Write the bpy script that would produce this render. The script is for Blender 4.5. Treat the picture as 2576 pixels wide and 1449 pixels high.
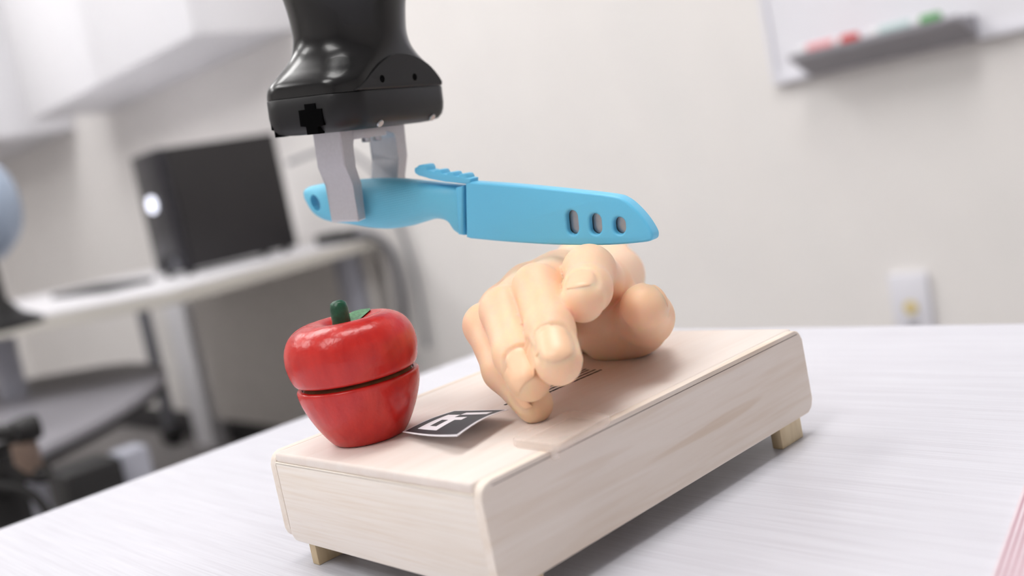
import bpy, bmesh, math
import numpy as np
from mathutils import Vector, Matrix

for _o in list(bpy.data.objects):
    bpy.data.objects.remove(_o)
scene = bpy.context.scene
COL = scene.collection

# ------------------------------------------------------------------ camera
cam_d = bpy.data.cameras.new('camera')
cam_d.sensor_width = 36.0
cam_d.lens = 35.15379
cam_d.shift_y = -0.02419
cam_d.clip_start = 0.01
cam_d.dof.use_dof = True
cam_d.dof.focus_distance = 0.345
cam_d.dof.aperture_fstop = 6.2
cam_d.dof.aperture_blades = 0
cam = bpy.data.objects.new('camera', cam_d)
COL.objects.link(cam)
_r = Vector((0.67422, 0.71195, -0.19637)); _u = Vector((0.06187, 0.21051, 0.97563)); _f = Vector((-0.73594, 0.66994, -0.09788))
_m = Matrix((_r, _u, -_f)).transposed().to_4x4()
_m.translation = Vector((0.32342, -0.16175, 0.1243))
cam.matrix_world = _m
scene.camera = cam

# ------------------------------------------------------------------ world and exposure
world = bpy.data.worlds.new('world')
scene.world = world
world.use_nodes = True
world.node_tree.nodes['Background'].inputs[0].default_value = (0.95, 0.97, 1.0, 1)
world.node_tree.nodes['Background'].inputs[1].default_value = 0.15
scene.view_settings.view_transform = 'Standard'
scene.view_settings.look = 'None'
scene.view_settings.exposure = 0.0
scene.view_settings.gamma = 1.0
scene.view_settings.use_curve_mapping = False
LIGHT = 9.9          # strength of the ceiling panels

# ------------------------------------------------------------------ materials
def srgb(r, g, b):
    def c(v):
        v /= 255.0
        return v / 12.92 if v <= 0.04045 else ((v + 0.055) / 1.055) ** 2.4
    return (c(r), c(g), c(b), 1.0)

class NT:
    def __init__(s, name):
        s.m = bpy.data.materials.new(name); s.m.use_nodes = True
        s.t = s.m.node_tree; s.b = s.t.nodes['Principled BSDF']
    def n(s, typ, **kw):
        nd = s.t.nodes.new(typ)
        for k, v in kw.items():
            if k in nd.inputs.keys(): nd.inputs[k].default_value = v
            else: setattr(nd, k, v)
        return nd
    def l(s, a, b): s.t.links.new(a, b)

def mat(name, col, rough=0.5, metal=0.0, spec=0.5, noise=0.0, nscale=200.0, bump=0.0, emit=0.0, coat=0.0, trans=0.0):
    t = NT(name); b = t.b
    b.inputs['Base Color'].default_value = col
    b.inputs['Roughness'].default_value = rough
    b.inputs['Metallic'].default_value = metal
    b.inputs['Specular IOR Level'].default_value = spec
    b.inputs['Coat Weight'].default_value = coat
    b.inputs['Transmission Weight'].default_value = trans
    if emit:
        b.inputs['Emission Color'].default_value = col
        b.inputs['Emission Strength'].default_value = emit
    tc = t.n('ShaderNodeTexCoord')
    nz = t.n('ShaderNodeTexNoise', Scale=nscale, Detail=4.0)
    t.l(tc.outputs['Object'], nz.inputs['Vector'])
    if noise and not emit:
        mx = t.n('ShaderNodeMix', data_type='RGBA', blend_type='MULTIPLY')
        rp = t.n('ShaderNodeValToRGB')
        rp.color_ramp.elements[0].color = (1 - noise,) * 3 + (1,)
        rp.color_ramp.elements[1].color = (1, 1, 1, 1)
        rp.color_ramp.elements[0].position = 0.35; rp.color_ramp.elements[1].position = 0.65
        t.l(nz.outputs['Fac'], rp.inputs['Fac'])
        mx.inputs[0].default_value = 1.0
        mx.inputs[6].default_value = col
        t.l(rp.outputs['Color'], mx.inputs[7])
        t.l(mx.outputs[2], b.inputs['Base Color'])
    if bump:
        bp = t.n('ShaderNodeBump', Strength=bump, Distance=0.001)
        t.l(nz.outputs['Fac'], bp.inputs['Height'])
        t.l(bp.outputs['Normal'], b.inputs['Normal'])
    return t.m

def grain(name, light, dark, scale, rough=0.5, amount=0.6, fine=0.35, specks=0.0):
    """pale streaked surface: noise stretched along one object axis (scale = per-axis frequency)"""
    t = NT(name); b = t.b
    b.inputs['Roughness'].default_value = rough
    tc = t.n('ShaderNodeTexCoord')
    mp = t.n('ShaderNodeMapping'); mp.inputs['Scale'].default_value = scale
    t.l(tc.outputs['Object'], mp.inputs['Vector'])
    n1 = t.n('ShaderNodeTexNoise', Scale=1.0, Detail=3.0, Roughness=0.55, Distortion=0.4)
    t.l(mp.outputs['Vector'], n1.inputs['Vector'])
    mp2 = t.n('ShaderNodeMapping'); mp2.inputs['Scale'].default_value = tuple(s * 4.3 for s in scale)
    t.l(tc.outputs['Object'], mp2.inputs['Vector'])
    n2 = t.n('ShaderNodeTexNoise', Scale=1.0, Detail=2.0)
    t.l(mp2.outputs['Vector'], n2.inputs['Vector'])
    r1 = t.n('ShaderNodeValToRGB')
    r1.color_ramp.elements[0].position = 0.38; r1.color_ramp.elements[1].position = 0.6
    t.l(n1.outputs['Fac'], r1.inputs['Fac'])
    r2 = t.n('ShaderNodeValToRGB')
    r2.color_ramp.elements[0].position = 0.3; r2.color_ramp.elements[1].position = 0.55
    t.l(n2.outputs['Fac'], r2.inputs['Fac'])
    m1 = t.n('ShaderNodeMath', operation='MULTIPLY'); m1.inputs[1].default_value = amount
    i1 = t.n('ShaderNodeMath', operation='SUBTRACT'); i1.inputs[0].default_value = 1.0
    t.l(r1.outputs['Color'], i1.inputs[1]); t.l(i1.outputs[0], m1.inputs[0])
    m2 = t.n('ShaderNodeMath', operation='MULTIPLY'); m2.inputs[1].default_value = fine
    i2 = t.n('ShaderNodeMath', operation='SUBTRACT'); i2.inputs[0].default_value = 1.0
    t.l(r2.outputs['Color'], i2.inputs[1]); t.l(i2.outputs[0], m2.inputs[0])
    ad = t.n('ShaderNodeMath', operation='ADD', use_clamp=True)
    t.l(m1.outputs[0], ad.inputs[0]); t.l(m2.outputs[0], ad.inputs[1])
    last = ad.outputs[0]
    if specks:
        mp3 = t.n('ShaderNodeMapping'); mp3.inputs['Scale'].default_value = tuple(s * 2.0 for s in scale)
        mp3.inputs['Location'].default_value = (7.3, 1.9, 4.1)
        t.l(tc.outputs['Object'], mp3.inputs['Vector'])
        n3 = t.n('ShaderNodeTexNoise', Scale=1.0, Detail=0.0)
        t.l(mp3.outputs['Vector'], n3.inputs['Vector'])
        r3 = t.n('ShaderNodeValToRGB')
        r3.color_ramp.elements[0].position = 0.72; r3.color_ramp.elements[1].position = 0.78
        t.l(n3.outputs['Fac'], r3.inputs['Fac'])
        m3 = t.n('ShaderNodeMath', operation='MULTIPLY'); m3.inputs[1].default_value = specks
        t.l(r3.outputs['Color'], m3.inputs[0])
        ad2 = t.n('ShaderNodeMath', operation='ADD', use_clamp=True)
        t.l(last, ad2.inputs[0]); t.l(m3.outputs[0], ad2.inputs[1]); last = ad2.outputs[0]
    mx = t.n('ShaderNodeMix', data_type='RGBA')
    mx.inputs[6].default_value = light; mx.inputs[7].default_value = dark
    t.l(last, mx.inputs[0]); t.l(mx.outputs[2], b.inputs['Base Color'])
    bp = t.n('ShaderNodeBump', Strength=0.08, Distance=0.0005)
    t.l(n2.outputs['Fac'], bp.inputs['Height']); t.l(bp.outputs['Normal'], b.inputs['Normal'])
    return t.m

M = {}
M['wall'] = mat('wall_paint', srgb(240, 237, 235), 0.85, noise=0.02, nscale=6)
M['ceiling'] = mat('ceiling_paint', srgb(236, 236, 235), 0.9, noise=0.03, nscale=40)
M['floor'] = mat('floor_carpet', srgb(150, 146, 146), 0.9, noise=0.25, nscale=60)
M['baseboard'] = mat('baseboard_vinyl', srgb(38, 37, 40), 0.6, noise=0.1, nscale=20)
M['cabinet'] = mat('cabinet_laminate', srgb(238, 238, 243), 0.45, noise=0.01, nscale=10)
M['table'] = grain('table_laminate', srgb(217, 217, 225), srgb(190, 188, 196), (5.0, 330.0, 330.0), 0.42, 0.22, 0.42)
M['ply_top'] = grain('plywood_top', srgb(233, 223, 216), srgb(222, 203, 191), (75.0, 5.0, 75.0), 0.55, 0.22, 0.18)
M['ply_side'] = grain('plywood_side', srgb(238, 228, 218), srgb(214, 193, 170), (70.0, 6.0, 95.0), 0.6, 0.28, 0.22, 0.35)
M['ply_front'] = grain('plywood_front', srgb(237, 229, 221), srgb(220, 202, 182), (7.0, 120.0, 240.0), 0.6, 0.22, 0.28, 0.15)
M['ply_edge'] = grain('plywood_edge', srgb(247, 240, 230), srgb(190, 178, 165), (8.0, 8.0, 1500.0), 0.6, 0.3, 0.3)
M['ply_dark'] = mat('plywood_seam', srgb(150, 138, 130), 0.8, noise=0.2, nscale=400)
M['leg_wood'] = grain('pine_block', srgb(222, 205, 172), srgb(178, 150, 108), (60.0, 60.0, 12.0), 0.6, 0.5, 0.3)
M['ink'] = mat('black_ink', srgb(32, 28, 28), 0.7, noise=0.3, nscale=900)
M['blue'] = mat('blue_plastic', srgb(108, 203, 243), 0.38, bump=0.05, nscale=2500)
M['black_gloss'] = mat('black_gloss_plastic', srgb(13, 13, 15), 0.24, spec=0.4, bump=0.05, nscale=3500, coat=0.15)
M['black_satin'] = mat('black_satin_plastic', srgb(25, 25, 27), 0.42, spec=0.35, bump=0.05, nscale=3500)
M['black'] = mat('painted_hole_dark', srgb(4, 4, 5), 0.9, spec=0.05, noise=0.2)  # flat black paints the dark inside the ports and screw holes
M['alu'] = mat('milled_aluminium', srgb(196, 195, 200), 0.42, metal=0.55, noise=0.05, nscale=900)
M['steel'] = mat('steel', srgb(170, 172, 176), 0.3, metal=0.9, noise=0.1, nscale=300)
M['green'] = mat('green_paint', srgb(22, 84, 56), 0.35, noise=0.35, nscale=500, bump=0.3)
M['leaf'] = mat('worn_green_paint', srgb(92, 150, 104), 0.6, noise=0.45, nscale=700)
M['core'] = mat('raw_wood_core', srgb(150, 112, 74), 0.8, noise=0.3, nscale=300)
M['paper'] = mat('paper_white', srgb(238, 236, 242), 0.7, noise=0.02)
M['marker_ink'] = mat('printed_black', srgb(46, 45, 50), 0.55, noise=0.12, nscale=1200)
M['pc_black'] = mat('computer_black', srgb(30, 27, 29), 0.5, noise=0.1, nscale=40)
M['pc_front'] = mat('computer_front', srgb(30, 29, 36), 0.25, noise=0.1, nscale=40)
M['desk'] = mat('desk_laminate', srgb(228, 227, 231), 0.4, noise=0.02, nscale=20)
M['desk_edge'] = mat('desk_edge', srgb(214, 210, 202), 0.5, noise=0.03, nscale=20)
M['grey_metal'] = mat('grey_metal', srgb(120, 121, 128), 0.45, metal=0.3, noise=0.05)
M['light_metal'] = mat('light_grey_metal', srgb(178, 180, 192), 0.45, metal=0.2, noise=0.05)
M['seat'] = mat('grey_seat_vinyl', srgb(150, 148, 155), 0.38, noise=0.06, nscale=30)
M['dark'] = mat('dark_plastic', srgb(28, 27, 28), 0.55, noise=0.2, nscale=30)
M['panel_grey'] = mat('grey_panel', srgb(232, 228, 224), 0.7, noise=0.05, nscale=20)
M['brown'] = mat('brown_block', srgb(128, 108, 96), 0.7, noise=0.15, nscale=40)
M['shell'] = mat('pale_blue_shell', srgb(168, 184, 206), 0.35, noise=0.05, nscale=20)
M['tray'] = mat('tray_grey', srgb(160, 158, 164), 0.5, noise=0.04, nscale=40)
M['board'] = mat('whiteboard', srgb(240, 240, 247), 0.25, noise=0.01, nscale=10)
M['pen_white'] = mat('pen_white', srgb(236, 236, 240), 0.4, noise=0.02)
M['pen_red'] = mat('pen_red', srgb(214, 54, 48), 0.4, noise=0.05)
M['pen_pink'] = mat('pen_pink', srgb(240, 168, 172), 0.4, noise=0.05)
M['pen_green'] = mat('pen_green', srgb(92, 168, 96), 0.4, noise=0.05)
M['pen_teal'] = mat('pen_teal', srgb(196, 218, 218), 0.4, noise=0.05)
M['outlet'] = mat('outlet_white', srgb(232, 232, 240), 0.4, noise=0.01)
M['outlet_yellow'] = mat('outlet_yellow', srgb(226, 208, 150), 0.5, noise=0.05)
M['page'] = mat('pink_page', srgb(222, 210, 216), 0.7, noise=0.05)
M['page2'] = mat('rose_page', srgb(176, 132, 146), 0.7, noise=0.05)
M['diffuser'] = mat('ceiling_diffuser', (1.0, 0.985, 0.97, 1), emit=LIGHT)
M['led'] = mat('led_white', (0.85, 0.87, 1.0, 1), emit=2.2)

# clear frosted pad
t = NT('frosted_clear_silicone'); b = t.b
b.inputs['Base Color'].default_value = srgb(252, 244, 238)
b.inputs['Roughness'].default_value = 0.22
b.inputs['Specular IOR Level'].default_value = 0.4
nz = t.n('ShaderNodeTexNoise', Scale=900.0); bp = t.n('ShaderNodeBump', Strength=0.05, Distance=0.001)
t.l(nz.outputs['Fac'], bp.inputs['Height']); t.l(bp.outputs['Normal'], b.inputs['Normal'])
tr = t.n('ShaderNodeBsdfTransparent'); tr.inputs[0].default_value = (0.99, 0.97, 0.955, 1)
ms = t.n('ShaderNodeMixShader'); ms.inputs[0].default_value = 0.30
t.l(tr.outputs[0], ms.inputs[1]); t.l(b.outputs[0], ms.inputs[2])
t.l(ms.outputs[0], t.t.nodes['Material Output'].inputs['Surface'])
M['clear'] = t.m

# silicone skin
M['nail'] = mat('nail_silicone', srgb(252, 208, 170), 0.38, noise=0.03, nscale=300)
t = NT('silicone_skin'); b = t.b
b.inputs['Roughness'].default_value = 0.48
b.inputs['Subsurface Weight'].default_value = 0.75
b.inputs['Subsurface Radius'].default_value = (1.0, 0.36, 0.15)
b.inputs['Subsurface Scale'].default_value = 0.008
tc = t.n('ShaderNodeTexCoord')
nz = t.n('ShaderNodeTexNoise', Scale=45.0, Detail=3.0); t.l(tc.outputs['Object'], nz.inputs['Vector'])
mx = t.n('ShaderNodeMix', data_type='RGBA')
mx.inputs[6].default_value = srgb(252, 203, 165); mx.inputs[7].default_value = srgb(253, 211, 181)
t.l(nz.outputs['Fac'], mx.inputs[0]); t.l(mx.outputs[2], b.inputs['Base Color'])
wv = t.n('ShaderNodeTexNoise', Scale=420.0, Detail=3.0, Distortion=1.5); t.l(tc.outputs['Object'], wv.inputs['Vector'])
bp = t.n('ShaderNodeBump', Strength=0.10, Distance=0.0006)
t.l(wv.outputs['Fac'], bp.inputs['Height']); t.l(bp.outputs['Normal'], b.inputs['Normal'])
M['skin'] = t.m

# painted red wood: glossy lacquer with brush marks running up the fruit
t = NT('red_lacquer'); b = t.b
b.inputs['Roughness'].default_value = 0.27
tc = t.n('ShaderNodeTexCoord')
mp = t.n('ShaderNodeMapping'); mp.inputs['Scale'].default_value = (120, 120, 18)
t.l(tc.outputs['Object'], mp.inputs['Vector'])
nz = t.n('ShaderNodeTexNoise', Scale=1.6, Detail=4.0); t.l(mp.outputs['Vector'], nz.inputs['Vector'])
rp = t.n('ShaderNodeValToRGB')
rp.color_ramp.elements[0].color = srgb(188, 34, 30); rp.color_ramp.elements[1].color = srgb(206, 44, 36)
rp.color_ramp.elements[0].position = 0.35; rp.color_ramp.elements[1].position = 0.65
t.l(nz.outputs['Fac'], rp.inputs['Fac']); t.l(rp.outputs['Color'], b.inputs['Base Color'])
n2 = t.n('ShaderNodeTexNoise', Scale=420.0, Detail=2.0); t.l(tc.outputs['Object'], n2.inputs['Vector'])
bp = t.n('ShaderNodeBump', Strength=0.22, Distance=0.0008)
t.l(n2.outputs['Fac'], bp.inputs['Height']); t.l(bp.outputs['Normal'], b.inputs['Normal'])
M['red'] = t.m

# knife handle: same blue with a field of small raised dots
t = NT('blue_grip'); b = t.b
b.inputs['Base Color'].default_value = srgb(110, 200, 232)
b.inputs['Roughness'].default_value = 0.42
tc = t.n('ShaderNodeTexCoord')
mp = t.n('ShaderNodeMapping'); mp.inputs['Rotation'].default_value = (0, 0, math.radians(38))
mp.inputs['Location'].default_value = (0.1, 0.0, 0)
t.l(tc.outputs['UV'], mp.inputs['Vector'])
sp = t.n('ShaderNodeSeparateXYZ'); t.l(mp.outputs['Vector'], sp.inputs[0])
def _sin(o):
    a = t.n('ShaderNodeMath', operation='MULTIPLY'); a.inputs[1].default_value = 2 * math.pi / 0.0013
    t.l(o, a.inputs[0])
    s_ = t.n('ShaderNodeMath', operation='SINE'); t.l(a.outputs[0], s_.inputs[0]); return s_.outputs[0]
ml = t.n('ShaderNodeMath', operation='MULTIPLY'); t.l(_sin(sp.outputs[0]), ml.inputs[0]); t.l(_sin(sp.outputs[1]), ml.inputs[1])
sp0 = t.n('ShaderNodeSeparateXYZ'); t.l(tc.outputs['UV'], sp0.inputs[0])
mr = t.n('ShaderNodeMapRange'); mr.inputs['From Min'].default_value = -0.06887; mr.inputs['From Max'].default_value = -0.07557
t.l(sp0.outputs[0], mr.inputs['Value'])
mm = t.n('ShaderNodeMath', operation='MULTIPLY'); t.l(ml.outputs[0], mm.inputs[0]); t.l(mr.outputs[0], mm.inputs[1])
bp = t.n('ShaderNodeBump', Strength=0.35, Distance=0.0004)
t.l(mm.outputs[0], bp.inputs['Height']); t.l(bp.outputs['Normal'], b.inputs['Normal'])
M['grip'] = t.m

# ------------------------------------------------------------------ mesh helpers
def new_obj(name, me, m=None, parent=None, smooth=False):
    if m is not None:
        for mm_ in (m if isinstance(m, (list, tuple)) else [m]):
            me.materials.append(M[mm_] if isinstance(mm_, str) else mm_)
    if smooth:
        me.polygons.foreach_set('use_smooth', [True] * len(me.polygons))
    me.update()
    o = bpy.data.objects.new(name, me); COL.objects.link(o)
    if parent is not None:
        o.parent = parent
        if parent.type == 'EMPTY':          # meshes are built in world coordinates
            o.matrix_parent_inverse = Matrix.Translation(-parent.location)
    return o

def mesh_py(name, verts, faces):
    me = bpy.data.meshes.new(name); me.from_pydata([tuple(v) for v in verts], [], faces); me.validate(); return me

def bm_mesh(name, bm, autosmooth=None):
    me = bpy.data.meshes.new(name)
    bmesh.ops.recalc_face_normals(bm, faces=bm.faces)
    bm.to_mesh(me); bm.free()
    if autosmooth is not None:
        me.polygons.foreach_set('use_smooth', [True] * len(me.polygons))
        me.set_sharp_from_angle(angle=math.radians(autosmooth))
    return me

def bx(bm, lo, hi, mtx=None):
    vs = [bm.verts.new((x, y, z)) for x in (lo[0], hi[0]) for y in (lo[1], hi[1]) for z in (lo[2], hi[2])]
    for f in ((0, 1, 3, 2), (4, 6, 7, 5), (0, 4, 5, 1), (2, 3, 7, 6), (0, 2, 6, 4), (1, 5, 7, 3)):
        bm.faces.new([vs[i] for i in f])
    if mtx is not None:
        bmesh.ops.transform(bm, matrix=mtx, verts=vs)
    return vs

def box(name, lo, hi, m, parent=None, bev=0.0, seg=2, mtx=None):
    bm = bmesh.new(); bx(bm, lo, hi)
    if bev:
        bmesh.ops.bevel(bm, geom=bm.edges[:], offset=bev, segments=seg, affect='EDGES', profile=0.5)
    if mtx is not None: bm.transform(mtx)
    return new_obj(name, bm_mesh(name, bm, 35 if bev else None), m, parent)

def prism(name, outline, z0, z1, m, parent=None, mtx=None, bev=0.0, seg=2, autosmooth=40):
    """closed 2-D outline extruded from z0 to z1 (local), then transformed"""
    bm = bmesh.new()
    a = [bm.verts.new((p[0], p[1], z0)) for p in outline]
    c = [bm.verts.new((p[0], p[1], z1)) for p in outline]
    n = len(a)
    bm.faces.new(a[::-1]); bm.faces.new(c)
    for i in range(n):
        bm.faces.new((a[i], a[(i + 1) % n], c[(i + 1) % n], c[i]))
    if bev:
        rim = [e for e in bm.edges if abs(e.verts[0].co.z - e.verts[1].co.z) < 1e-9]
        bmesh.ops.bevel(bm, geom=rim, offset=bev, segments=seg, affect='EDGES', profile=0.5)
    if mtx is not None: bm.transform(mtx)
    return new_obj(name, bm_mesh(name, bm, autosmooth), m, parent)

def loft(name, rings, m, parent=None, mtx=None, caps=True, autosmooth=50):
    bm = bmesh.new(); R_ = [[bm.verts.new(p) for p in r] for r in rings]
    n = len(R_[0])
    for a, c in zip(R_, R_[1:]):
        for i in range(n):
            bm.faces.new((a[i], a[(i + 1) % n], c[(i + 1) % n], c[i]))
    if caps:
        bm.faces.new(R_[0][::-1]); bm.faces.new(R_[-1])
    if mtx is not None: bm.transform(mtx)
    return new_obj(name, bm_mesh(name, bm, autosmooth), m, parent)

def lathe(name, prof, m, parent=None, mtx=None, n=64, autosmooth=60):
    """profile of (r, z) turned about local z; r = 0 ends are closed"""
    bm = bmesh.new(); rings = []
    for r, z in prof:
        if r < 1e-7: rings.append([bm.verts.new((0, 0, z))])
        else: rings.append([bm.verts.new((r * math.cos(2 * math.pi * i / n), r * math.sin(2 * math.pi * i / n), z)) for i in range(n)])
    for a, c in zip(rings, rings[1:]):
        for i in range(n):
            j = (i + 1) % n
            if len(a) == 1 and len(c) == 1: continue
            if len(a) == 1: bm.faces.new((a[0], c[i], c[j]))
            elif len(c) == 1: bm.faces.new((a[i], a[j], c[0]))
            else: bm.faces.new((a[i], a[j], c[j], c[i]))
    if mtx is not None: bm.transform(mtx)
    return new_obj(name, bm_mesh(name, bm, autosmooth), m, parent)

def spline(pts, n=8, closed=False):
    """Catmull-Rom through points of any dimension"""
    P = [np.array(p, float) for p in pts]; out = []
    m_ = len(P)
    for i in range(m_ if closed else m_ - 1):
        if closed: p0, p1, p2, p3 = P[(i - 1) % m_], P[i], P[(i + 1) % m_], P[(i + 2) % m_]
        else: p0, p1, p2, p3 = P[max(i - 1, 0)], P[i], P[i + 1], P[min(i + 2, m_ - 1)]
        for k in range(n):
            s = k / n
            out.append(0.5 * ((2 * p1) + (-p0 + p2) * s + (2 * p0 - 5 * p1 + 4 * p2 - p3) * s * s + (-p0 + 3 * p1 - 3 * p2 + p3) * s ** 3))
    if not closed: out.append(P[-1])
    return out

def tube(name, pts, r, m, parent=None, n=12, autosmooth=60):
    P = [Vector(p) for p in pts]; rings = []
    ref = Vector((0, 0, 1)); prev = None
    for i, p in enumerate(P):
        d = (P[min(i + 1, len(P) - 1)] - P[max(i - 1, 0)]).normalized()
        if prev is None:
            a = d.cross(ref)
            if a.length < 1e-3: a = d.cross(Vector((1, 0, 0)))
        else: a = prev - d * prev.dot(d)
        a.normalize(); prev = a; c = d.cross(a)
        rr = r[i] if isinstance(r, (list, tuple)) else r
        rings.append([p + (a * math.cos(2 * math.pi * k / n) + c * math.sin(2 * math.pi * k / n)) * rr for k in range(n)])
    return loft(name, rings, m, parent, autosmooth=autosmooth)

def curve_mesh(name, splines, half, bev, mtx=None, res=3):
    """filled 2-D outline (first spline outer, others holes) with rounded rims, as a mesh"""
    cu = bpy.data.curves.new(name, 'CURVE'); cu.dimensions = '2D'; cu.fill_mode = 'BOTH'
    cu.extrude = half - bev; cu.bevel_depth = bev; cu.bevel_resolution = res; cu.offset = -bev
    for s_ in splines:
        sp_ = cu.splines.new('POLY'); sp_.points.add(len(s_) - 1)
        for p_, q_ in zip(sp_.points, s_): p_.co = (q_[0], q_[1], 0, 1)
        sp_.use_cyclic_u = True
    o = bpy.data.objects.new(name + '_tmp', cu); COL.objects.link(o)
    dg = bpy.context.evaluated_depsgraph_get()
    me = bpy.data.meshes.new_from_object(o.evaluated_get(dg))
    bpy.data.objects.remove(o); bpy.data.curves.remove(cu)
    bm = bmesh.new(); bm.from_mesh(me); bmesh.ops.remove_doubles(bm, verts=bm.verts, dist=1e-6)
    uv = bm.loops.layers.uv.verify()
    for f_ in bm.faces:
        for l_ in f_.loops: l_[uv].uv = (l_.vert.co.x, l_.vert.co.y)
    if mtx is not None: bm.transform(mtx)
    bpy.data.meshes.remove(me)
    return bm_mesh(name, bm, 40)

def empty(name, loc, parent=None):
    o = bpy.data.objects.new(name, None); COL.objects.link(o); o.location = loc
    o.empty_display_size = 0.02
    return o

def tag(o, label, cat, group=None):
    o['label'] = label; o['category'] = cat
    if group: o['group'] = group
    return o

def struct(o):
    o['kind'] = 'structure'; return o

# ------------------------------------------------------------------ the room
FZ = -0.73; CZ = 1.95; WY = 1.55; X0, X1, Y0 = -5.6, 2.4, -3.2
struct(box('floor', (X0, Y0, FZ - 0.05), (X1, WY, FZ), 'floor'))
struct(box('ceiling', (X0, Y0, CZ), (X1, WY, CZ + 0.05), 'ceiling'))
struct(box('wall_back', (X0, WY, FZ), (X1, WY + 0.08, CZ), 'wall'))
struct(box('wall_front', (X0, Y0 - 0.08, FZ), (X1, Y0, CZ), 'wall'))
struct(box('wall_left', (X0 - 0.08, Y0, FZ), (X0, WY, CZ), 'wall'))
struct(box('wall_right', (X1, Y0, FZ), (X1 + 0.08, WY, CZ), 'wall'))
struct(box('baseboard_back', (X0, WY - 0.012, FZ), (X1, WY, FZ + 0.105), 'baseboard', bev=0.003))

# ceiling light panels (the room's lamps)
for lx, ly in ((-3.4, 0.25), (-1.7, 0.25), (0.0, 0.35), (-3.4, -1.35), (-1.7, -1.35), (0.2, -1.35)):
    e = empty('ceiling_light', (lx, ly, CZ))
    box('diffuser', (lx - 0.29, ly - 0.59, CZ - 0.02), (lx + 0.29, ly + 0.59, CZ - 0.012), 'diffuser', e)
    bm = bmesh.new()
    bx(bm, (lx - 0.31, ly - 0.61, CZ - 0.024), (lx - 0.29, ly + 0.61, CZ)); bx(bm, (lx + 0.29, ly - 0.61, CZ - 0.024), (lx + 0.31, ly + 0.61, CZ))
    bx(bm, (lx - 0.29, ly - 0.61, CZ - 0.024), (lx + 0.29, ly - 0.59, CZ)); bx(bm, (lx - 0.29, ly + 0.59, CZ - 0.024), (lx + 0.29, ly + 0.61, CZ))
    new_obj('frame', bm_mesh('frame', bm), 'pen_white', e)
    tag(e, 'recessed white ceiling light panel lighting the room from above', 'light', 'ceiling light panels')

# ------------------------------------------------------------------ work table
e = empty('work_table', (0.3, -0.2, FZ))
TX0, TX1, TY0, TY1 = -0.209, 1.25, -0.95, 0.333
box('tabletop', (TX0, TY0, -0.028), (TX1, TY1, 0.0), 'table', e, bev=0.0015)
for px_, py_ in ((TX0 + 0.06, TY0 + 0.06), (TX1 - 0.06, TY0 + 0.06), (TX0 + 0.06, TY1 - 0.06), (TX1 - 0.06, TY1 - 0.06)):
    box('leg', (px_ - 0.022, py_ - 0.022, FZ), (px_ + 0.022, py_ + 0.022, -0.028), 'light_metal', e, bev=0.003)
tag(e, 'white woodgrain work table carrying the wooden box', 'table')

# ------------------------------------------------------------------ wooden box on blocks
BW, BL, BZ0, BZ1 = 0.115, 0.16714, 0.009, 0.04101
e = empty('wooden_box', (BW / 2, BL / 2, 0))
PT = 0.0036
# side walls: right and left long panels with rounded corners, near and far panels between them
def rrect(w, h, r, n=6):
    out = []
    for cx, cy_, a0 in ((w - r, r, -90), (w - r, h - r, 0), (r, h - r, 90), (r, r, 180)):
        for k in range(n + 1):
            a = math.radians(a0 + 90 * k / n); out.append((cx + r * math.cos(a), cy_ + r * math.sin(a)))
    return out
for xs in (BW - PT, 0.0):
    mt = Matrix(((0, 0, 1, xs), (1, 0, 0, 0), (0, 1, 0, BZ0), (0, 0, 0, 1)))
    prism('side_panel', rrect(BL, BZ1 - BZ0, 0.0042), 0, PT, 'ply_side', e, mtx=mt, bev=0.0004, seg=1)
EPX = [(PT, BZ0 + 0.0034)] + [(PT + 0.0034 * (1 - math.cos(math.radians(a))), BZ0 + 0.0034 * (1 - math.sin(math.radians(a)))) for a in (22, 45, 68, 90)] + [(BW - PT, BZ0), (BW - PT, BZ1 - PT), (PT, BZ1 - PT)]
for y_ in (0.0, BL - PT):
    prism('end_panel', EPX, -PT, 0.0, 'ply_front', e, mtx=Matrix(((1, 0, 0, 0), (0, 0, -1, y_), (0, 1, 0, 0), (0, 0, 0, 1))), bev=0.0004, seg=2)
# three-ply top board: two veneers and a core seen at the rim
top = box('top_board', (PT, 0.0004, BZ1 - PT), (BW - PT, BL - 0.0004, BZ1 + 0.0002), 'ply_top', e, bev=0.0011, seg=3)
box('ply_seam', (PT, -0.00008, BZ1 - PT + 0.0001), (BW - PT, 0.001, BZ1 - PT + 0.0004), 'ply_edge', e)
box('ply_seam', (BW - 0.0005, 0.0045, BZ1 - 0.0017), (BW + 0.00006, BL - 0.003, BZ1 - 0.0014), 'ply_dark', e)
for (bx0, by0, sx_, sy_) in ((0.0096, 0.0025, 0.0042, 0.016), (BW - 0.0068, 0.0025, 0.0042, 0.016), (0.0096, BL - 0.022, 0.0042, 0.016), (BW - 0.0068, 0.1457, 0.0045, 0.0148)):
    box('leg', (bx0, by0, 0.0), (bx0 + sx_, by0 + sy_, BZ0 + 0.004), 'leg_wood', e, bev=0.0004)
tag(e, 'low pale plywood box on small block feet under the artificial hand', 'box')
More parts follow.
